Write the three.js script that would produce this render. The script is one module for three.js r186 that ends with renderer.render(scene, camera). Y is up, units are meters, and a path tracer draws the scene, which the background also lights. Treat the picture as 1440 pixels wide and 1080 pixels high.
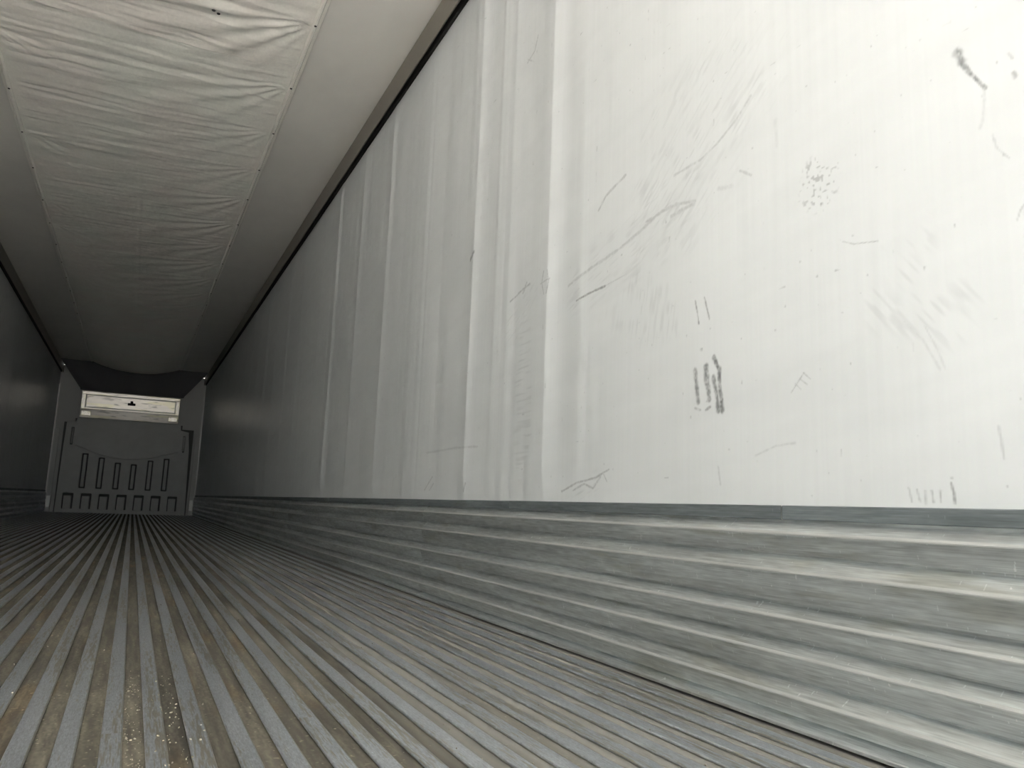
import * as THREE from 'three';
import { mergeGeometries } from 'three/addons/utils/BufferGeometryUtils.js';
import { RoundedBoxGeometry } from 'three/addons/geometries/RoundedBoxGeometry.js';

// ---------------------------------------------------------------- camera, sky, exposure
const scene = new THREE.Scene();
const camera = new THREE.PerspectiveCamera(53.085, 1440 / 1080, 0.05, 200);
camera.rotation.order = 'YXZ';
camera.position.set(0.154, 0.3586, 0);
camera.rotation.set(0.16018, -0.44925, 0.03669);
const renderer = new THREE.WebGLRenderer({ antialias: true });
renderer.toneMapping = THREE.LinearToneMapping;
renderer.toneMappingExposure = 1.5;
renderer.shadowMap.enabled = true;
const REAR = 1.65;                                    // the open rear doorway
{                                                    // bright overcast sky, the same all round
  const w = 64, h = 32, d = new Float32Array(w * h * 4);
  for (let j = 0; j < h; j++) {
    const e = Math.sin(((j + 0.5) / h - 0.5) * Math.PI), v = 0.82 + 0.4 * Math.max(0, e);
    for (let i = 0; i < w; i++) d.set([v * 0.95, v, v * 1.05, 1], (j * w + i) * 4);
  }
  const t = new THREE.DataTexture(d, w, h, THREE.RGBAFormat, THREE.FloatType);
  t.mapping = THREE.EquirectangularReflectionMapping;
  t.magFilter = t.minFilter = THREE.LinearFilter; t.needsUpdate = true;
  scene.background = t; scene.environment = t;
  scene.backgroundIntensity = scene.environmentIntensity = 2.4;
  const sun = new THREE.DirectionalLight(0xfffaf5, 86);   // hazy sun from the trailer's left: it lights the yard and stays out of the doorway
  sun.position.set(-12, 14, 1.2); sun.target.position.set(0, 0, 2); scene.add(sun, sun.target);
  sun.castShadow = true; sun.shadow.radius = 6; sun.shadow.mapSize.set(4096, 4096);
  Object.assign(sun.shadow.camera, { left: -22, right: 22, top: 22, bottom: -22, near: 1, far: 60 });
}

// ---------------------------------------------------------------- sizes of the trailer (metres)
const W = 1.245, H = 2.6596, L = 16.099, WALL_TOP = 2.535, KICK = 0.382;
const CHUTE = 0.722, CHUTE_END = -15.2;

// ---------------------------------------------------------------- helpers
function rng(seed) { let s = seed >>> 0; return () => { s = (s + 0x6d2b79f5) | 0; let t = Math.imul(s ^ (s >>> 15), 1 | s); t = (t + Math.imul(t ^ (t >>> 7), 61 | t)) ^ t; return ((t ^ (t >>> 14)) >>> 0) / 4294967296; }; }
function hash(x, y, s) { let h = Math.imul(x | 0, 374761393) ^ Math.imul(y | 0, 668265263) ^ Math.imul(s | 0, 2147483647 ^ 1274126177); h = Math.imul(h ^ (h >>> 13), 1274126177); h = Math.imul(h ^ (h >>> 16), 2246822519); return ((h ^ (h >>> 15)) >>> 0) / 4294967296; }
const sm = (t) => t * t * (3 - 2 * t), clamp = (v, a = 0, b = 1) => Math.min(b, Math.max(a, v)), mix = (a, b, t) => a + (b - a) * t;
const step = (a, b, v) => sm(clamp((v - a) / (b - a)));
function noise(x, y, s = 1) {                        // value noise, -1..1
  const i = Math.floor(x), j = Math.floor(y), u = sm(x - i), v = sm(y - j);
  return 2 * mix(mix(hash(i, j, s), hash(i + 1, j, s), u), mix(hash(i, j + 1, s), hash(i + 1, j + 1, s), u), v) - 1;
}
function fbm(x, y, s = 1, n = 4) { let a = 0, k = 0.5; for (let o = 0; o < n; o++) { a += k * noise(x, y, s + o * 17); x *= 2.03; y *= 2.03; k *= 0.5; } return a; }
const used = {};
function numbered(n) { const k = (used[n] = (used[n] ?? -1) + 1); return k ? n + '_' + String(k).padStart(3, '0') : n; }
function mesh(name, g, m, parent = scene) {
  const o = new THREE.Mesh(Array.isArray(g) ? (g.length > 1 ? mergeGeometries(g) : g[0]) : g, m);
  o.name = parent === scene ? numbered(name) : name; o.castShadow = o.receiveShadow = true; parent.add(o);
  if (parent !== scene) { const n = parent.children.filter((c) => c.name.replace(/_\d{3}$/, '') === name).length - 1; if (n) o.name = name + '_' + String(n).padStart(3, '0'); }
  return o;
}
function thing(name, label, category, [x, y, z] = [0, 0, 0]) { const o = new THREE.Group(); o.name = numbered(name); o.position.set(x, y, z); o.userData = { label, category }; scene.add(o); return o; }
function structure(o, label) { o.userData.kind = 'structure'; if (label) { o.userData.label = label; o.userData.category = label.split('|')[1]; o.userData.label = label.split('|')[0]; } return o; }
function ready(g) { const n = g.index ? g.toNonIndexed() : g; for (const k of Object.keys(n.attributes)) if (!['position', 'normal', 'uv'].includes(k)) n.deleteAttribute(k); return n; }
function box(w, h, d, x, y, z, r = 0) { const g = ready(r ? new RoundedBoxGeometry(w, h, d, 2, r) : new THREE.BoxGeometry(w, h, d)); g.translate(x, y, z); return g; }
function box2(x0, x1, y0, y1, z0, z1, r = 0) { return box(x1 - x0, y1 - y0, z1 - z0, (x0 + x1) / 2, (y0 + y1) / 2, (z0 + z1) / 2, r); }
function profileZ(pts, z0, z1, nz = 1, vOff = 0, closed = false) {   // a profile (x, y) drawn along z; flat faces; uv = (length along profile, -z) in metres
  const P = [], N = [], U = [], n = closed ? pts.length : pts.length - 1; let s = 0;
  for (let i = 0; i < n; i++) {
    const a = pts[i], b = pts[(i + 1) % pts.length], l = Math.hypot(b[0] - a[0], b[1] - a[1]), nx = (b[1] - a[1]) / l, ny = -(b[0] - a[0]) / l;
    for (let k = 0; k < nz; k++) {
      const p = mix(z0, z1, k / nz), q = mix(z0, z1, (k + 1) / nz);
      for (const [c, z, u] of [[a, p, s], [b, q, s + l], [b, p, s + l], [a, p, s], [a, q, s], [b, q, s + l]]) { P.push(c[0], c[1], z); N.push(nx, ny, 0); U.push(u, -z + vOff); }
    }
    s += l;
  }
  const g = new THREE.BufferGeometry();
  g.setAttribute('position', new THREE.Float32BufferAttribute(P, 3)); g.setAttribute('normal', new THREE.Float32BufferAttribute(N, 3)); g.setAttribute('uv', new THREE.Float32BufferAttribute(U, 2));
  return g;
}
function sheet(nu, nv, f) {                          // a smooth grid: f(i / nu, j / nv) -> [x, y, z, u, v]
  const P = [], U = [], I = [];
  for (let j = 0; j <= nv; j++) for (let i = 0; i <= nu; i++) { const p = f(i / nu, j / nv); P.push(p[0], p[1], p[2]); U.push(p[3], p[4]); }
  for (let j = 0; j < nv; j++) for (let i = 0; i < nu; i++) { const a = j * (nu + 1) + i, b = a + 1, c = a + nu + 1, d = c + 1; I.push(a, b, d, a, d, c); }
  const g = new THREE.BufferGeometry();
  g.setAttribute('position', new THREE.Float32BufferAttribute(P, 3)); g.setAttribute('uv', new THREE.Float32BufferAttribute(U, 2)); g.setIndex(I); g.computeVertexNormals();
  return ready(g);
}
function texture(w, h, f, color = true, repeat = [1, 1]) {   // f(u, v, px, py) -> [r, g, b] or grey, sRGB values 0..1
  const d = new Uint8Array(w * h * 4);
  for (let y = 0; y < h; y++) for (let x = 0; x < w; x++) { const c = f((x + 0.5) / w, (y + 0.5) / h, x, y), o = (y * w + x) * 4; for (let k = 0; k < 3; k++) d[o + k] = 255 * clamp(c.length ? c[k] : c); d[o + 3] = 255; }
  const t = new THREE.DataTexture(d, w, h);
  t.wrapS = t.wrapT = THREE.RepeatWrapping; t.magFilter = THREE.LinearFilter; t.minFilter = THREE.LinearMipmapLinearFilter; t.generateMipmaps = true; t.anisotropy = 8;
  if (color) t.colorSpace = THREE.SRGBColorSpace;
  t.repeat.set(...repeat); t.needsUpdate = true; return t;
}

// ---------------------------------------------------------------- scuffs on the right wall: strokes in (z, y) metres
const strokes = [];
function M(z_y, mm, dark) { const n = z_y.split(' ').map(Number), p = []; for (let i = 0; i < n.length; i += 2) p.push([n[i], n[i + 1]]); strokes.push({ p, r: mm / 2000, dark }); }
  M('-1.331 0.674 -1.326 0.635 -1.321 0.603', 11.5, 0.47);
  M('-1.295 0.678 -1.291 0.639 -1.284 0.605', 13.5, 0.51);
  M('-1.270 0.695 -1.254 0.665 -1.250 0.618 -1.246 0.577', 11.0, 0.59);
  M('-1.272 0.652 -1.262 0.612 -1.257 0.577', 11.0, 0.51);
  M('-1.331 0.590 -1.314 0.584', 4.7, 0.30);
  M('-1.296 0.583 -1.282 0.588', 6.1, 0.35);
  M('-1.330 0.833 -1.323 0.804 -1.318 0.778', 4.2, 0.40);
  M('-1.299 0.834 -1.292 0.810 -1.283 0.781', 4.2, 0.38);
  M('-1.854 0.954 -1.781 0.960 -1.705 0.961', 6.2, 0.42);
  M('-1.705 0.961 -1.607 0.968', 3.9, 0.16);
  M('-2.298 1.054 -2.223 1.071 -2.152 1.080', 7.5, 0.26);
  M('-2.202 1.061 -2.178 1.089', 9.9, 0.25);
  M('-2.047 1.093 -2.059 1.059 -2.042 1.018', 4.7, 0.28);
  M('-2.023 1.091 -2.012 1.052 -2.024 1.016', 4.6, 0.25);
  M('-2.068 1.057 -2.008 1.060', 4.6, 0.22);
  M('-1.745 1.190 -1.709 1.219 -1.614 1.244', 8.4, 0.20);
  M('-1.902 1.011 -1.784 1.031 -1.649 1.045 -1.546 1.066 -1.472 1.088 -1.402 1.086 -1.330 1.070', 9.5, 0.16);
  M('-1.522 1.083 -1.463 1.085', 7.4, 0.20);
  M('-1.419 1.063 -1.335 1.065', 10.3, 0.18);
  M('-1.408 1.162 -1.312 1.162 -1.252 1.179 -1.194 1.207 -1.151 1.240', 6.7, 0.15);
  M('-0.699 1.089 -0.693 1.071', 14.0, 0.42);
  M('-0.694 1.069 -0.679 1.041 -0.660 1.009', 6.9, 0.50);
  M('-0.661 1.007 -0.667 0.959 -0.672 0.950', 5.6, 0.08);
  M('-0.654 0.931 -0.649 0.908 -0.633 0.886', 3.3, 0.16);
  M('-0.628 0.789 -0.623 0.802 -0.617 0.809', 3.1, 0.15);
  M('-0.927 0.849 -0.905 0.838 -0.855 0.828', 2.6, 0.20);
  M('-1.056 0.592 -1.024 0.626', 2.7, 0.22);
  M('-1.045 0.607 -1.032 0.595', 2.7, 0.20);
  M('-1.035 0.616 -1.018 0.603', 2.6, 0.22);
  M('-1.026 0.626 -1.010 0.612', 2.6, 0.18);
  M('-0.819 0.413 -0.814 0.391', 3.3, 0.20);
  M('-0.805 0.410 -0.800 0.391', 3.3, 0.18);
  M('-0.791 0.408 -0.791 0.389', 4.3, 0.20);
  M('-0.780 0.408 -0.778 0.391', 3.2, 0.20);
  M('-0.766 0.408 -0.766 0.391', 4.2, 0.22);
  M('-0.748 0.419 -0.745 0.406 -0.744 0.390', 4.2, 0.34);
  M('-1.259 0.460 -1.252 0.422', 4.4, 0.12);
  M('-1.913 0.411 -1.828 0.434 -1.734 0.446 -1.670 0.466', 5.6, 0.30);
  M('-1.849 0.413 -1.790 0.431 -1.747 0.418 -1.710 0.449', 5.6, 0.24);
  M('-1.700 0.460 -1.679 0.434', 3.6, 0.20);
  M('-3.064 0.421 -2.986 0.472', 8.8, 0.26);
  M('-3.011 0.418 -2.965 0.446', 5.8, 0.20);
  M('-2.631 0.413 -2.614 0.442', 7.8, 0.28);
  M('-2.659 1.302 -2.626 1.325', 14.8, 0.42);
  M('-2.232 1.904 -2.179 1.918 -2.156 1.964', 7.0, 0.22);
  M('-2.232 1.916 -2.187 1.885', 5.6, 0.20);
  M('-1.151 0.478 -1.098 0.494 -1.049 0.497', 4.1, 0.10);
  M('-3.062 0.575 -2.743 0.578 -2.524 0.572', 8.3, 0.14);
  M('-0.813 0.679 -0.782 0.643 -0.756 0.592', 4.5, 0.08);
  M('-0.778 0.665 -0.759 0.625 -0.747 0.590', 3.3, 0.08);
  M('-0.673 0.498 -0.668 0.452', 4.0, 0.13);
  M('-0.623 1.046 -0.618 1.035', 5.5, 0.16);
  M('-0.618 1.012 -0.616 1.005', 7.6, 0.25);
  M('-1.185 1.086 -1.152 1.063', 6.2, 0.15);
  M('-1.253 1.071 -1.208 1.059', 9.7, 0.10);
  M('-1.082 1.152 -1.079 1.097', 9.1, 0.05);
function addStrokes(buf, w, h, z0, z1, y0, y1) {      // buf: darkness 0..1 per pixel
  const sx = (z1 - z0) / w, sy = (y1 - y0) / h;
  strokes.forEach(({ p, r, dark }, n) => {
    for (let k = 0; k + 1 < p.length; k++) {
      const [a, b] = [p[k], p[k + 1]], rr = r * 1.6 + 0.002;
      const i0 = Math.floor((Math.min(a[0], b[0]) - rr - z0) / sx), i1 = Math.ceil((Math.max(a[0], b[0]) + rr - z0) / sx), j0 = Math.floor((Math.min(a[1], b[1]) - rr - y0) / sy), j1 = Math.ceil((Math.max(a[1], b[1]) + rr - y0) / sy);
      for (let j = Math.max(0, j0); j <= Math.min(h - 1, j1); j++) for (let i = Math.max(0, i0); i <= Math.min(w - 1, i1); i++) {
        const z = z0 + (i + 0.5) * sx, y = y0 + (j + 0.5) * sy, dx = b[0] - a[0], dy = b[1] - a[1], t = clamp(((z - a[0]) * dx + (y - a[1]) * dy) / (dx * dx + dy * dy + 1e-12));
        const d = Math.hypot(z - a[0] - t * dx, y - a[1] - t * dy) / (r * (1 + 0.35 * noise(y * 90, z * 90, n)));
        const g = 0.72 + 0.4 * noise(z * 330, y * 210, 7 + n) + 0.2 * noise(z * 90, y * 60, n), v = 0.8 * dark * (1 - step(0.3, 1.5, d)) * clamp(g);
        if (v > buf[j * w + i]) buf[j * w + i] = v;
      }
    }
  });
}
// white composite liner: cloudy wiping marks and small specks
const patches = [['ripple', -2.17, 0.70, 0.07, 0.26, 0], ['rub', -1.62, 1.03, 0.34, 0.10, 0.28], ['dots', -0.98, 0.97, 0.045, 0.06, 0], ['rub', -2.2, 1.0, 0.13, 0.07, 0.5], ['rub', -1.77, 0.42, 0.12, 0.035, 0.3], ['rub', -1.35, 1.2, 0.3, 0.2, 0.7], ['rub', -0.78, 0.72, 0.1, 0.1, -0.9], ['rub', -1.55, 0.86, 0.09, 0.2, 1.4]];
function scuffed(z, y) {                              // rubbed patches with a grain of their own
  let v = 0;
  for (const [kind, pz, py, rz, ry, turn] of patches) {
    const dz = z - pz, dy = y - py, c = Math.cos(turn), n = Math.sin(turn), a = (dz * c + dy * n) / rz, b = (dy * c - dz * n) / ry, q = a * a + b * b; if (q > 1.5) continue;
    const e = 1 - step(0.3, 1.3, q + 0.5 * noise(z * 22, y * 22, 203));
    if (kind === 'dots') v += e * 0.17 * step(0.35, 0.7, noise(z * 190, y * 190, 205)); else { const l = kind === 'ripple' ? noise(z * 9, y * 150 + 0.5 * noise(z * 16, y * 12, 207), 209) : noise(a * rz * 25, b * ry * 170, 211); v += e * (kind === 'ripple' ? 0.075 * (0.8 + 0.3 * noise(z * 9, y * 9, 213)) : 0.06 * (0.5 + 0.5 * noise(z * 30, y * 30, 213))) * step(-0.1, 0.7, l); }
  }
  return v;
}
function linerColour(z, y, seed) {
  const cloud = fbm(z * 1.6, y * 1.6, seed + 9, 4), wipe = fbm(z * 3 + y * 5, y * 22 - z * 4, seed + 11, 3);
  let v = 0.872 + 0.022 * cloud + 0.014 * wipe + 0.008 * noise(z * 95, y * 1.5, seed + 3) * (0.3 + 0.7 * noise(z * 6, y * 5, seed + 4)) + 0.004 * noise(z * 210, y * 4, seed + 6);
  const sp = noise(z * 75, y * 75, seed + 13); if (sp > 0.93) v -= (sp - 0.93) * 2.2;
  return [v * 0.99, v, v * 0.998];
}
const NEAR_END = -3.6;
function wallTexture(w, h, z0, z1, seed, marked) {
  const buf = new Float32Array(w * h); if (marked) addStrokes(buf, w, h, z0, z1, KICK - 0.02, WALL_TOP);
  return texture(w, h, (u, v, i, j) => {
    const z = mix(z0, z1, u), y = mix(KICK - 0.02, WALL_TOP, v), c = linerColour(z, y, seed), k = 1 - Math.max(buf[j * w + i], marked ? scuffed(z, y) : 0);
    return c.map((q) => q * k);
  });
}
function kickPoints() {
  const p = [[0, 0.357], [0.003, 0.356], [0.003, 0.351]];
  const ridge = [[0.353, 0.332, 0.294], [0.294, 0.2645, 0.208], [0.208, 0.1845, 0.1455], [0.1455, 0.1215, 0.080], [0.080, 0.0535, 0.017]];
  ridge.forEach(([v0, r, v1], k) => { const o = 0.0285 + 0.0005 * k; p.push([0.006, v0 - 0.0035], [o - 0.003, r + 0.002], [o - 0.0008, r + 0.001], [o, r - 0.001], [o - 0.0008, r - 0.003], [o - 0.002, r - 0.005], [0.0175, v1 + 0.005], [0.0155, v1 + 0.002], [0.0065, v1 + 0.001]); });
  p.push([0.012, 0.014], [0.034, 0.007], [0.036, 0.0055], [0.036, 0.0005]); return p;
}
// ---------------------------------------------------------------- materials
const std = (o) => new THREE.MeshStandardMaterial(o), phys = (o) => new THREE.MeshPhysicalMaterial(o);
const LINER = { roughness: 0.32, specularIntensity: 0.8 };
const linerNear = phys({ ...LINER, map: wallTexture(2048, 1100, NEAR_END, REAR, 21, true) });
const linerFar = phys({ ...LINER, map: wallTexture(2048, 384, -L, NEAR_END, 21, true) });
const linerLeft = phys({ ...LINER, color: 0xf4f4f2, map: wallTexture(2048, 384, -L, REAR, 77, false) });
const grain = (seed) => texture(512, 512, (u, v) => 0.5 + 0.5 * fbm(u * 90, v * 5, seed, 3), false);
const aluBase = (u, v, seed) => {                     // mill-finish aluminium, scuffed and oxidised; u across, v along
  const s = 0.5 * fbm(u * 8, v * 14, seed, 4) + 0.35 * noise(u * 90, v * 8, seed + 2) + 0.3 * noise(u * 30, v * 160, seed + 3);
  return s;
};
const barColour = texture(256, 2048, (u, v) => {      // u: round the bar, 0.1 m; v: 4 m along it
  const x = u * 0.1, top = step(0.0078, 0.0095, x) * (1 - step(0.0357, 0.0375, x)), s = aluBase(x * 60, v * 40, 5), dirt = fbm(x * 500, v * 120, 31, 4), pat = fbm(x * 60, v * 9, 33, 3);
  const scr = noise(x * 120 + v * 400, v * 260, 41) > 0.88 ? 0.07 : 0;
  const m = 0.83 + 0.2 * s + scr, base = [m * 0.96, m * 0.985, m * 1.01], g = 0.58 + 0.14 * dirt;
  const soiled = clamp((top ? step(0.08, 0.45, dirt * 0.6 + pat * 0.7) * 0.75 : 0.5 + 0.5 * dirt));
  return [mix(base[0], g * 1.02, soiled), mix(base[1], g * 0.98, soiled), mix(base[2], g * 0.86, soiled)];
}, true, [10, 0.25]);
const panColour = texture(1024, 2048, (u, v) => {     // groove bottoms across the whole floor (2.5 m) and 4 m along it: brown dirt and rust, darker along the middle, paler grey towards the walls
  const x = u * 2.5 - 1.25, z = v * 4, d = 0.8 * fbm(x * 160, z * 11, 51, 4) + 0.5 * fbm(x * 440, z * 105, 52, 2), p = fbm(x * 16, z * 3, 53, 3), r = step(0.15, 0.5, fbm(x * 20, z * 4, 57, 3)), salt = noise(x * 240, z * 175, 59) > 0.86 && p > -0.05 ? 0.22 : 0;
  const midTone = clamp(1.15 - step(0.42, 0.85, Math.abs(x) + 0.22 * fbm(x * 30, z * 1.5, 60, 4)) + 0.5 * d), g = 0.345 + 0.17 * d + 0.1 * p + salt, m = 0.57 + 0.14 * d + 0.06 * p;
  return [mix(m, g * (1.0 + 0.07 * r), midTone), mix(m * 0.99, g * 0.955, midTone), mix(m * 0.95, g * (0.84 - 0.07 * r), midTone)];
}, true, [1 / 2.5, 0.25]);
const aluBar = std({ map: barColour, metalness: 0.74, roughness: 0.28, bumpMap: grain(3), bumpScale: 0.0004 });
const pan = std({ map: panColour, roughness: 0.8, metalness: 0.15 });
const kickColour = texture(1024, 2048, (u, v) => {    // u: 0.6 m round the profile; v: 3 m along it
  const x = u * 0.6, z = v * 3, s = 0.5 * fbm(x * 40, z * 3, 61, 4) + 0.4 * fbm(x * 220, z * 30, 63, 3) + 0.2 * noise(x * 900, z * 12, 65);
  const lime = step(0.1, 0.5, fbm(x * 30, z * 2.2, 67, 3)), a = noise(x * 70 + z * 55, z * 190 - x * 40, 69) > 0.9 && noise(x * 12, z * 9, 71) > 0.25 ? 0.13 : 0, b = noise(x * 45, z * 300, 73) > 0.93 ? 0.1 : 0;
  const m = 0.86 + 0.24 * s + 0.03 * lime + a + b, dirt = step(0.25, 0.6, fbm(x * 25, z * 5, 75, 4)) * 0.1;
  return [m * (0.965 - dirt * 0.6), m * (0.985 - dirt * 0.68), m * (0.985 - dirt * 0.9)];
}, true, [1 / 0.6, 1 / 3]);
const aluKick = std({ map: kickColour, metalness: 0.84, roughness: 0.38, bumpMap: grain(4), bumpScale: 0.0004 });
const aluHighlight = std({ color: 0xdcdedc, metalness: 0.6, roughness: 0.36 });
const aluCap = std({ map: kickColour, color: 0xa4a9ac, metalness: 0.6, roughness: 0.5 });
const aluTrim = std({ color: 0x8f8a80, metalness: 0.4, roughness: 0.5, bumpMap: grain(6), bumpScale: 0.0003 });
const shell = std({ color: 0xd8d8d4, roughness: 0.5 });
const ceilingPaint = phys({ roughness: 0.3, map: texture(512, 1024, (u, v) => { const c = 0.895 + 0.02 * fbm(u * 6, v * 20, 81, 4) + 0.012 * fbm(u * 40, v * 60, 83, 3); return [c, c * 0.985, c * 0.95]; }, true, [0.4, 1 / 8]) });
const vinylMap = texture(1024, 2048, (u, v) => {      // the white vinyl of the chute: faint pink and green blotches, grey handling marks
  const c = 0.96 + 0.015 * fbm(u * 8, v * 16, 85, 4) + 0.012 * noise(u * 200, v * 300, 87), p = fbm(u * 5, v * 9, 89, 3) * 0.018;
  return [c * (1 + p), c * (0.985 - p * 0.6), c * (0.945 - p * 0.2)];
}, true, [1 / 1.45, 1 / 4]);
const vinylBump = texture(1024, 2048, (u, v) => 0.5 + 0.3 * fbm(u * 9, v * 130, 91, 3) + 0.2 * fbm(u * 26, v * 60, 93, 3), false, [1 / 1.45, 1 / 4]);
const vinyl = phys({ map: vinylMap, roughness: 0.32, bumpMap: vinylBump, bumpScale: 0.005, side: THREE.DoubleSide });
const darkVinyl = std({ color: 0x767678, roughness: 0.5, side: THREE.DoubleSide });
const greyPlastic = phys({ roughness: 0.45, map: texture(512, 512, (u, v) => { const c = 0.76 + 0.025 * fbm(u * 10, v * 10, 95, 4); return [c * 0.99, c, c * 0.975]; }) });
const frontPaint = std({ color: 0xc4c5c0, roughness: 0.5 });
const rivetGrey = std({ color: 0x4c4a46, metalness: 0.6, roughness: 0.5 });
const gapShade = std({ color: 0x6a6a67, roughness: 0.9 });
const post = std({ color: 0xd4d4ce, roughness: 0.45, metalness: 0.5 });
const brightMetal = std({ metalness: 1, roughness: 0.42, map: texture(512, 256, (u, v) => { const c = 0.90 + 0.05 * fbm(u * 7, v * 5, 97, 4) - 0.2 * step(0.2, 0.6, fbm(u * 9, v * 6, 99, 3)); return [c, c * 0.975, c * (0.93 - 0.06 * step(0.1, 0.5, noise(u * 5, v * 4, 98)))]; }) });
const matteBlack = std({ color: 0x15130f, roughness: 0.7 });
const grit = std({ color: 0xd9d4c4, roughness: 0.85 });
const darkGround = std({ color: 0x6e6d6b, roughness: 0.95 });
const yard = std({ color: 0xffffff, roughness: 0.95, map: texture(512, 512, (u, v) => { const c = 0.74 + 0.05 * fbm(u * 14, v * 14, 101, 5); return [c, c * 0.992, c * 0.988]; }, true, [0.25, 0.25]) });

// ---------------------------------------------------------------- the yard behind the open doors
{
  const pad = (x, y, z, w, d) => { const g = ready(new THREE.PlaneGeometry(w, d)); g.rotateX(-Math.PI / 2); g.translate(x, y, z); const U = g.attributes.uv; for (let i = 0; i < U.count; i++) U.setXY(i, U.getX(i) * w, U.getY(i) * d); return g; };
  structure(mesh('ground', pad(0, -1.26, 20, 140, 140), darkGround));  // unseen dark ground, added past the apron to cut bounce on the deep ceiling
  structure(mesh('ground', [pad(0, -1.25, -1, 40, 21), box2(-20, 20, -1.5, -1.252, 9.4, 9.5)], yard));   // unseen pale apron under the trailer, added to bounce sun onto the near ceiling
}

// ---------------------------------------------------------------- side walls
const studs = [];                                     // where the liner swells over the posts behind it
{ const r = rng(5); for (let k = 0; k < 27; k++) { const z = -0.81 - 0.605 * k; studs.push([z, [2, 3, 5, 7].includes(k) ? 0.0105 : 0.003 + 0.008 * r() ** 1.2]); } studs[0][1] = 0.0005; studs[1][1] = 0.001; }
function swell(z, y) {
  let d = 0;
  for (const [s, a] of studs) { const t = z - s; if (t > -0.45 && t < 0.14) d += a * (0.85 + 0.3 * noise(y * 1.6, s * 7, 3)) * (t > 0 ? (1 - clamp(t / 0.1)) ** 1.7 : (1 - clamp(-t / 0.34)) ** 2); }
  return d + 0.0011 * fbm(z * 3.4, y * 0.35, 15, 3) + (0.0062 * fbm(z * 6, y * 0.25, 19, 2) + 0.0019 * noise(z * 19, y * 0.3, 24) + 0.0007 * noise(z * 47, y * 0.35, 28)) * (0.35 + 0.9 * Math.abs(noise(z * 0.7, y * 0.4, 20))) * step(-0.4, -2.6, z) + 0.0014 * Math.max(0, noise(z * 5.3, y * 0.25, 22) - 0.35) + 0.0009 * noise(z * 0.9, y * 0.7, 12);
}
function linerSheet(side, z0, z1, nz) {
  const g = sheet(nz, 20, (i, j) => { const z = mix(z0, z1, side > 0 ? i : 1 - i), y = mix(KICK - 0.02, WALL_TOP + 0.02, j); return [side * (W - swell(z, y + (side < 0 ? 40 : 0)) * step(KICK - 0.02, KICK + 0.1, y) * (1 - step(WALL_TOP - 0.12, WALL_TOP, y))), y, z, (z - Math.min(z0, z1)) / Math.abs(z1 - z0), (y - KICK + 0.02) / (WALL_TOP - KICK + 0.02)]; });
  return g;
}
function multi(name, list, parent = scene) {          // one mesh with several materials
  const g = mergeGeometries(list.map((l) => l[0]), true); return mesh(name, g, list.map((l) => l[1]), parent);
}
const backing = (s) => box2(s > 0 ? W + 0.006 : -W - 0.086, s > 0 ? W + 0.086 : -W - 0.006, -0.15, H + 0.06, -L - 0.1, REAR);
structure(multi('wall_right', [[linerSheet(1, REAR, NEAR_END, 900), linerNear], [linerSheet(1, NEAR_END, -L, 1700), linerFar], [backing(1), shell]]), 'scuffed white liner wall running along the right of the trailer|wall');
structure(multi('wall_left', [[linerSheet(-1, -L, REAR, 900), linerLeft], [backing(-1), shell]]), 'shaded liner wall along the left of the trailer|wall');

// ---------------------------------------------------------------- ceiling, cove trims, front wall
{
  const wave = (x, z) => 0.003 * noise(z * 1.7, x * 0.8, 23) + 0.0022 * noise(z * 4.2, x * 1.1, 25);
  const g = sheet(60, 900, (i, j) => { const x = mix(-W, W, i), z = mix(REAR, -L, j); return [x, H + 0.007 + wave(x, z), z, x + W, -z]; });
  const p = g.attributes.position; void p;
  structure(mesh('ceiling', [g, box2(-W - 0.086, W + 0.086, H + 0.016, H + 0.1, -L - 0.1, REAR)], ceilingPaint), 'pale smooth ceiling liner on both sides of the hanging chute|ceiling');
}
for (const s of [1, -1]) {
  const X = (p) => s * (W - p), pts = [[X(0.0), H - 0.002], [X(0.0405), H - 0.002], [X(0.0435), H - 0.006], [X(0.0435), 2.519], [X(0.0405), 2.515], [X(0.0385), 2.519], [X(0.0385), 2.555], [X(0.004), 2.555]];
  const cove = mesh('trim_' + (s > 0 ? 1 : 2), profileZ(s > 0 ? pts : pts.reverse(), REAR, -L, 8), aluTrim);
  mesh('shade_strip', box2(s * (W - 0.008) - 0.008, s * (W - 0.008) + 0.008, 2.523, 2.62, -L, REAR, 0.002), matteBlack, cove).userData.label = 'added black strip for the shade above the wall liner';  // black strip painted in for the shade under the trim
  structure(cove, s > 0 ? 'dull grey cove trim between the ceiling and the white right wall|trim' : 'dull grey cove trim between the ceiling and the dark left wall|trim');
}
structure(mesh('wall_front', box2(-W, W, -0.15, H, -L - 0.09, -L), frontPaint), 'grey front wall at the far end behind the moulded bulkhead|wall');

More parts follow.
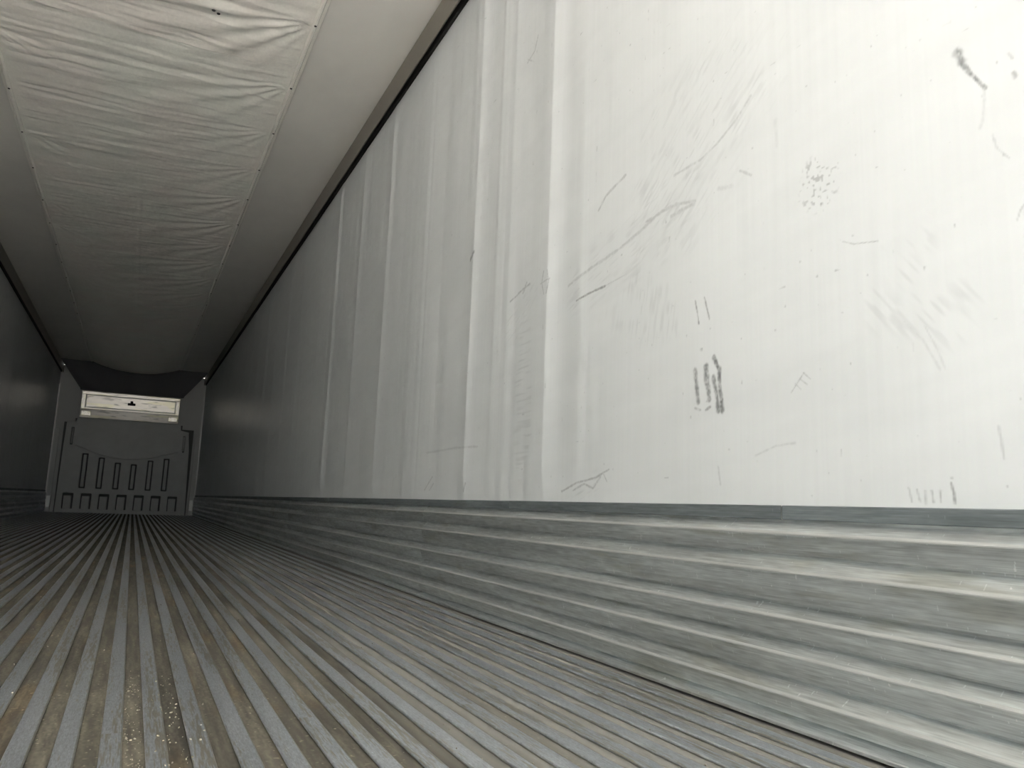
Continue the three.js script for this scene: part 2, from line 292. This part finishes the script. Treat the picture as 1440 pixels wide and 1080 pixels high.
// ---------------------------------------------------------------- kick plates with five ribs
for (const s of [1, -1]) {
  const turn = (p) => { const q = p.map(([x, y]) => [s * (W - x), y]); return s > 0 ? q : q.reverse(); };
  const g = new THREE.Group(); g.name = s > 0 ? 'baseboard_right' : 'baseboard_left'; scene.add(g);
  structure(g, s > 0 ? 'ribbed aluminium kick plate along the foot of the right wall|kick plate' : 'ribbed aluminium kick plate along the foot of the left wall|kick plate');
  mesh('ribbed_plate', profileZ(turn(kickPoints()), REAR, -L + 0.05, 12), aluKick, g);
  for (const [y, k] of [[0.332, 0], [0.2645, 1], [0.1845, 2], [0.1215, 3], [0.0535, 4]]) {   // edge highlight of each rib, put into a paler strip on its nose
    const o = 0.029 + 0.0005 * k; mesh('rib_edge', profileZ(turn([[o - 0.0042, y + 0.0032], [o - 0.001, y + 0.0012], [o, y - 0.0008], [o - 0.0006, y - 0.003]]), REAR, -L + 0.05, 6), aluHighlight, g);
  }
  const cuts = [REAR, -1.075, -4.75, -8.4, -12.1, -L + 0.05];   // the cap strip is laid in lengths with open joints
  for (let k = 0; k + 1 < cuts.length; k++) {
    const z0 = cuts[k] - 0.001, z1 = cuts[k + 1] + 0.001, strip = [[0, KICK], [0.009, KICK], [0.0105, KICK - 0.0015], [0.0105, 0.3575], [0.009, 0.356], [0.0, 0.356]];
    mesh('cap_strip', profileZ(turn(strip), z0, z1, 4, k * 0.77), aluCap, g);
  }
}

const DEEP = 0.0056;
// ---------------------------------------------------------------- floor of 41 T-bars over a pan
{
  const floor = new THREE.Group(); floor.name = 'floor'; scene.add(floor); structure(floor, 'ribbed aluminium duct floor of long parallel bars with dirty grooves|floor');
  const g = sheet(1, 1, (i, j) => [mix(-W, W, i), -DEEP, mix(REAR, -L, j), mix(-W, W, i) + 1.25, mix(-REAR, L, j)]);
  const U = g.attributes.uv; void U;
  mesh('floor_pan', [g, box2(-W, W, -0.15, -DEEP - 0.0005, -L, REAR)], pan, floor);
  const hw = 0.0147, half = [[0.0128, -DEEP], [0.0134, -0.004], [hw - 0.0005, -0.0034], [hw, -0.0028], [hw, -0.0014], [hw - 0.0006, -0.0005], [hw - 0.0016, 0]], pts = [...half, ...half.map(([x, y]) => [-x, y]).reverse()];
  const variants = [0, 0.93, 1.71, 2.63, 3.37].map((o) => profileZ(pts.map(([x, y]) => [x, y]), REAR, -L + 0.02, 6, o));
  for (let k = -24; k <= 16; k++) {
    const b = mesh('floor_bar', variants[(k * 7 + 200) % 5], aluBar, floor); b.position.set(0.2075 + hw + 0.0587 * k, 0, 0);
  }
  const sill = structure(mesh('trim_3', box2(-W - 0.086, W + 0.086, -0.15, -0.002, REAR, REAR + 0.03, 0.004), aluTrim), 'aluminium sill across the open rear end of the floor|sill'); void sill;
}
// grit lying in the grooves and on the bars
{
  const r = rng(9), geo = new THREE.IcosahedronGeometry(1, 0), n = 1500, m = new THREE.InstancedMesh(geo, grit, n), q = new THREE.Object3D(), c = new THREE.Color();
  for (let i = 0; i < n; i++) {
    const heavy = r() < 0.28, k = heavy ? (r() < 0.6 ? 0 : 1) : Math.floor(r() * 41) - 24, onBar = r() < 0.22;
    const gx = onBar ? 0.2075 + 0.0587 * k + r() * 0.029 : 0.2075 + 0.0587 * k - 0.027 + r() * 0.024, z = heavy ? -0.7 - 1.1 * r() ** 1.5 : -0.5 - 5.5 * r() ** 1.6, s = 0.0005 + 0.0013 * r() ** 3;
    q.position.set(gx, (onBar ? 0 : -DEEP) + s * 0.45, z); q.rotation.set(r() * 6, r() * 6, r() * 6); q.scale.set(s * (0.8 + r()), s * 0.8, s * (0.8 + r())); q.updateMatrix(); m.setMatrixAt(i, q.matrix);
    const v = 0.35 + 0.5 * r(); m.setColorAt(i, c.setRGB(v, v * (0.94 + 0.05 * r()), v * (0.82 + 0.14 * r())));
  }
  m.name = numbered('floor_grit'); m.castShadow = m.receiveShadow = true; m.userData = { kind: 'stuff', label: 'pale grit and crumbs scattered in the floor grooves', category: 'grit' }; scene.add(m);
}

// ---------------------------------------------------------------- the white vinyl air chute under the ceiling
const chute = thing('air_chute', 'creased white vinyl air chute hanging lengthwise under the ceiling', 'air duct', [0, H, 0]);
const anchors = []; { const r = rng(33); for (let z = 0.2; z > CHUTE_END; z -= 0.62) for (const s of [1, -1]) anchors.push([s, z - (s > 0 ? 0 : 0.21) + 0.06 * (r() - 0.5), 0.5 + r(), r() * 6]); }
for (const a of anchors) { if (a[0] > 0 && Math.abs(a[1] + 3.5) < 0.35) a[2] = 2.1; if (a[0] > 0 && Math.abs(a[1] + 2.9) < 0.35) a[2] = 2.0; }
function chuteDrop(x, z) {                            // how far the vinyl hangs below the ceiling
  const t = x / CHUTE, far = step(-11.5, CHUTE_END, z);
  let d = 0.012 + (0.012 + 0.135 * far ** 2) * (1 - t * t) * (1 + 0.15 * noise(z * 0.8, 3, 41));
  const edge = clamp((1 - Math.abs(t)) / 0.08);
  d += 0.0027 * edge * noise(x * 2.2, z * 22 + 1.6 * noise(x * 2, z * 1.5, 45), 43) * (0.6 + 0.6 * noise(x * 1.3, z * 0.9, 47));
  d += 0.0027 * edge * noise(x * 3.5, z * 36 + 1.5 * noise(x * 3, z * 2, 46), 49);
  d += 0.0011 * (1 - step(0.004, 0.012, Math.abs(x + 0.03))) * (0.6 + 0.6 * noise(z * 9, 1, 53));
  for (const [s, az, amp, ph] of anchors) {
    const dx = CHUTE - s * x, dz = az - z; if (dx < 0 || dx > 1.15 || dz < -0.2 || dz > 1.05) continue;
    const q = Math.hypot(dx, dz), th = Math.atan2(dz, dx); const w = Math.exp(-q / 0.42) * step(0.0, 0.1, q) * step(-0.1, 0.25, th) * (1 - step(0.95, 1.4, th));
    d += (s > 0 ? 0.0062 : 0.0032) * amp * w * Math.cos(th * 19 + ph + 1.6 * noise(q * 4, ph, 51)) * (0.4 + q * 1.6);
  }
  return d;
}
mesh('chute_sheet', sheet(110, 1550, (i, j) => { const x = mix(-CHUTE, CHUTE, i), z = mix(REAR - 0.02, CHUTE_END, j); return [x, -chuteDrop(x, z), z, x + CHUTE, -z]; }), vinyl, chute);
for (const s of [1, -1]) {
  const e = s * CHUTE, pts = [[e - 0.016, -0.002], [e - 0.013, -0.018], [e - 0.006, -0.027], [e + 0.003, -0.027], [e + 0.009, -0.018], [e + 0.011, -0.007], [e + 0.026, -0.006], [e + 0.028, -0.002]].map(([x, y]) => [s > 0 ? x : 2 * e - x, y]);
  mesh('chute_rail', profileZ(s > 0 ? pts : pts.reverse(), REAR - 0.02, CHUTE_END, 6), vinyl, chute);
}
for (const [s, z] of anchors) if (z < -2 && z > -12) { const g = new THREE.LatheGeometry([[0, 0.004], [0.004, 0.0035], [0.0062, 0.001], [0.0066, 0]].map(([a, b]) => new THREE.Vector2(a, b)), 12); g.rotateX(Math.PI); g.translate(s * (CHUTE - 0.002), -0.027, z); mesh('rivet', ready(g), rivetGrey, chute); }
for (const [x, z, r] of [[0.266, -3.63, 0.0095], [0.289, -3.66, 0.0085]]) {   // black domes standing in for two dark holes in the vinyl
  const g = new THREE.LatheGeometry([[0, 1], [0.45, 0.92], [0.8, 0.62], [1, 0.1], [1.05, -0.6]].map(([a, b]) => new THREE.Vector2(a * r, b * r * 0.7)), 14); g.rotateX(Math.PI); g.translate(x, -chuteDrop(x, z), z);
  mesh('hole_spot', ready(g), matteBlack, chute).userData.label = 'black dome standing in for a hole in the white vinyl';
}
{ // dark boot that carries the chute down to the cooling unit
  const g = sheet(80, 40, (i, j) => { const t = 2 * i - 1, a = sm(j), hx = mix(1.205, 0.875, Math.min(1, j * 1.05)), x = t * hx - 0.02 * j, fold = 0.022 * (1 - 0.4 * j) * Math.cos(t * 13 + 4 * j * t) * Math.abs(t) + 0.03 * Math.cos(t * 3) * Math.sin(j * 3.1); return [x, mix(-0.002, -(H - 2.215), j) - 0.0 * a, mix(CHUTE_END - 0.12, -15.94, j ** 0.8) + fold, t, j]; });
  mesh('chute_boot', g, darkVinyl, chute).userData.label = 'dark folded boot at the far end of the chute';
}

// ---------------------------------------------------------------- moulded bulkhead at the far end
{
  const B = thing('front_bulkhead', 'grey moulded bulkhead with slots along its foot at the far end', 'bulkhead', [0, 0, -L + 0.004]);
  const o = new THREE.Shape([[-1.055, 0.0], [1.07, 0.0], [1.035, 1.2], [1.0, 1.56], [0.86, 1.585], [0.845, 1.70], [-0.87, 1.70], [-0.885, 1.625], [-1.03, 1.60], [-1.04, 1.2]].map(([x, y]) => new THREE.Vector2(x, y)));
  const hole = (x0, x1, y0, y1) => { const p = new THREE.Path(), r = 0.012; p.moveTo(x0 + r, y0); p.lineTo(x0, y0 + r); p.lineTo(x0, y1 - r); p.lineTo(x0 + r, y1); p.lineTo(x1 - r, y1); p.lineTo(x1, y1 - r); p.lineTo(x1, y0 + r); p.lineTo(x1 - r, y0); p.closePath(); o.holes.push(p); };
  const slots = [-0.68, -0.41, -0.14, 0.125, 0.40, 0.672].map((x, k) => [x, [1.07, 1.01, 0.93, 0.915, 1.0, 1.05][k]]);
  for (const [x, t] of slots) hole(x - 0.056, x + 0.056, 0.43, t);
  const feet = []; for (let k = 0; k < 7; k++) feet.push(-0.875 + 0.2855 * k);
  for (const x of feet) hole(x - 0.09, x + 0.09, 0.06, 0.35);
  hole(-0.955, -0.90, 1.20, 1.53); hole(0.915, 0.965, 1.17, 1.50);
  const g = ready(new THREE.ExtrudeGeometry(o, { depth: 0.06, bevelEnabled: true, bevelSize: 0.006, bevelThickness: 0.008, bevelSegments: 2 })); g.translate(0, 0, 0.095);
  mesh('moulded_panel', g, greyPlastic, B);
  mesh('gap_shade_sheet', [box2(-1.085, 1.10, 0.0, 1.62, 0.002, 0.035), box2(-0.915, 0.89, 1.58, 1.695, 0.002, 0.06)], gapShade, B).userData.label = 'added dark sheet for the shade in the gaps';  // shade of the gaps is put into this dark sheet's colour
  for (const [x, t] of slots) mesh('rib', box2(x - 0.026, x + 0.026, 0.46, t - 0.03, 0.035, 0.165, 0.01), greyPlastic, B);
  for (const x of feet) mesh('air_inlet', box2(x - 0.068, x + 0.055, 0.0, 0.30, 0.035, 0.15, 0.01), greyPlastic, B);
  mesh('rib', box2(-0.94, -0.917, 1.23, 1.51, 0.035, 0.15, 0.008), greyPlastic, B); mesh('rib', box2(0.928, 0.952, 1.2, 1.48, 0.035, 0.15, 0.008), greyPlastic, B);
  const c = new THREE.CatmullRomCurve3([[-0.86, 1.2], [-0.6, 1.1], [-0.3, 1.02], [0, 0.99], [0.3, 1.02], [0.6, 1.1], [0.86, 1.18]].map(([x, y]) => new THREE.Vector3(x, y, 0.163)));
  const tube = ready(new THREE.TubeGeometry(c, 60, 0.012, 8)); mesh('curved_bead', tube, greyPlastic, B);
  for (const s of [1, -1]) {
    const G = new THREE.Group(); G.name = 'trim_' + (s > 0 ? 4 : 5); G.position.set(s * 1.18, 0, -L + 0.003); scene.add(G); structure(G, s > 0 ? 'pale corner post with a bright foot at the right of the bulkhead|post' : 'pale corner post with a bright foot at the left of the bulkhead|post');
    mesh('corner_post', box2(-0.045, 0.04, 0.002, 1.5, 0, 0.04, 0.01), frontPaint, G);
    mesh('corner_angle', box2(s > 0 ? 0.042 : -0.062, s > 0 ? 0.062 : -0.042, 0.3, 2.3, 0, 0.05, 0.004), post, G);
    mesh('foot_bracket', box2(-0.04, 0.035, 0.08, 0.29, 0.042, 0.07, 0.01), post, G).userData.label = 'bright foot bracket';
  }
}
// ---------------------------------------------------------------- bright metal cover of the cooling unit
{
  const C = thing('cooling_unit_cover', 'bright reflective metal cover panel above the grey bulkhead', 'metal cover', [-0.028, 1.715, -15.955]);
  const w = 0.825;
  mesh('cover_back', box2(-w, w, 0.01, 0.48, -0.10, -0.035), post, C);
  mesh('cover_panel', box2(-w + 0.085, w - 0.085, 0.2, 0.405, -0.035, 0.004, 0.003), brightMetal, C);
  for (const a of [[-w, w, 0.42, 0.48], [-w, -w + 0.07, 0.17, 0.42], [w - 0.07, w, 0.17, 0.42], [-w, w, 0.155, 0.185]]) mesh('cover_frame', box2(a[0], a[1], a[2], a[3], -0.034, 0.022, 0.006), brightMetal, C);
  { const g = box2(-w, w, 0, 0.15, -0.01, 0.006, 0.003); g.rotateX(0.18); mesh('lower_lip', g, brightMetal, C); }
  for (const s of [1, -1]) mesh('corner_tab', box2(s * (w - 0.1) - 0.08, s * (w - 0.1) + 0.08, 0.03, 0.12, 0.02, 0.045, 0.008), brightMetal, C);
  mesh('latch', [box2(-0.065, 0.065, 0.275, 0.32, -0.01, 0.035, 0.01), box2(-0.022, 0.022, 0.31, 0.36, -0.01, 0.04, 0.01)], matteBlack, C).userData.label = 'small dark latch';
  C.rotation.x = 0.06;
}
renderer.render(scene, camera);
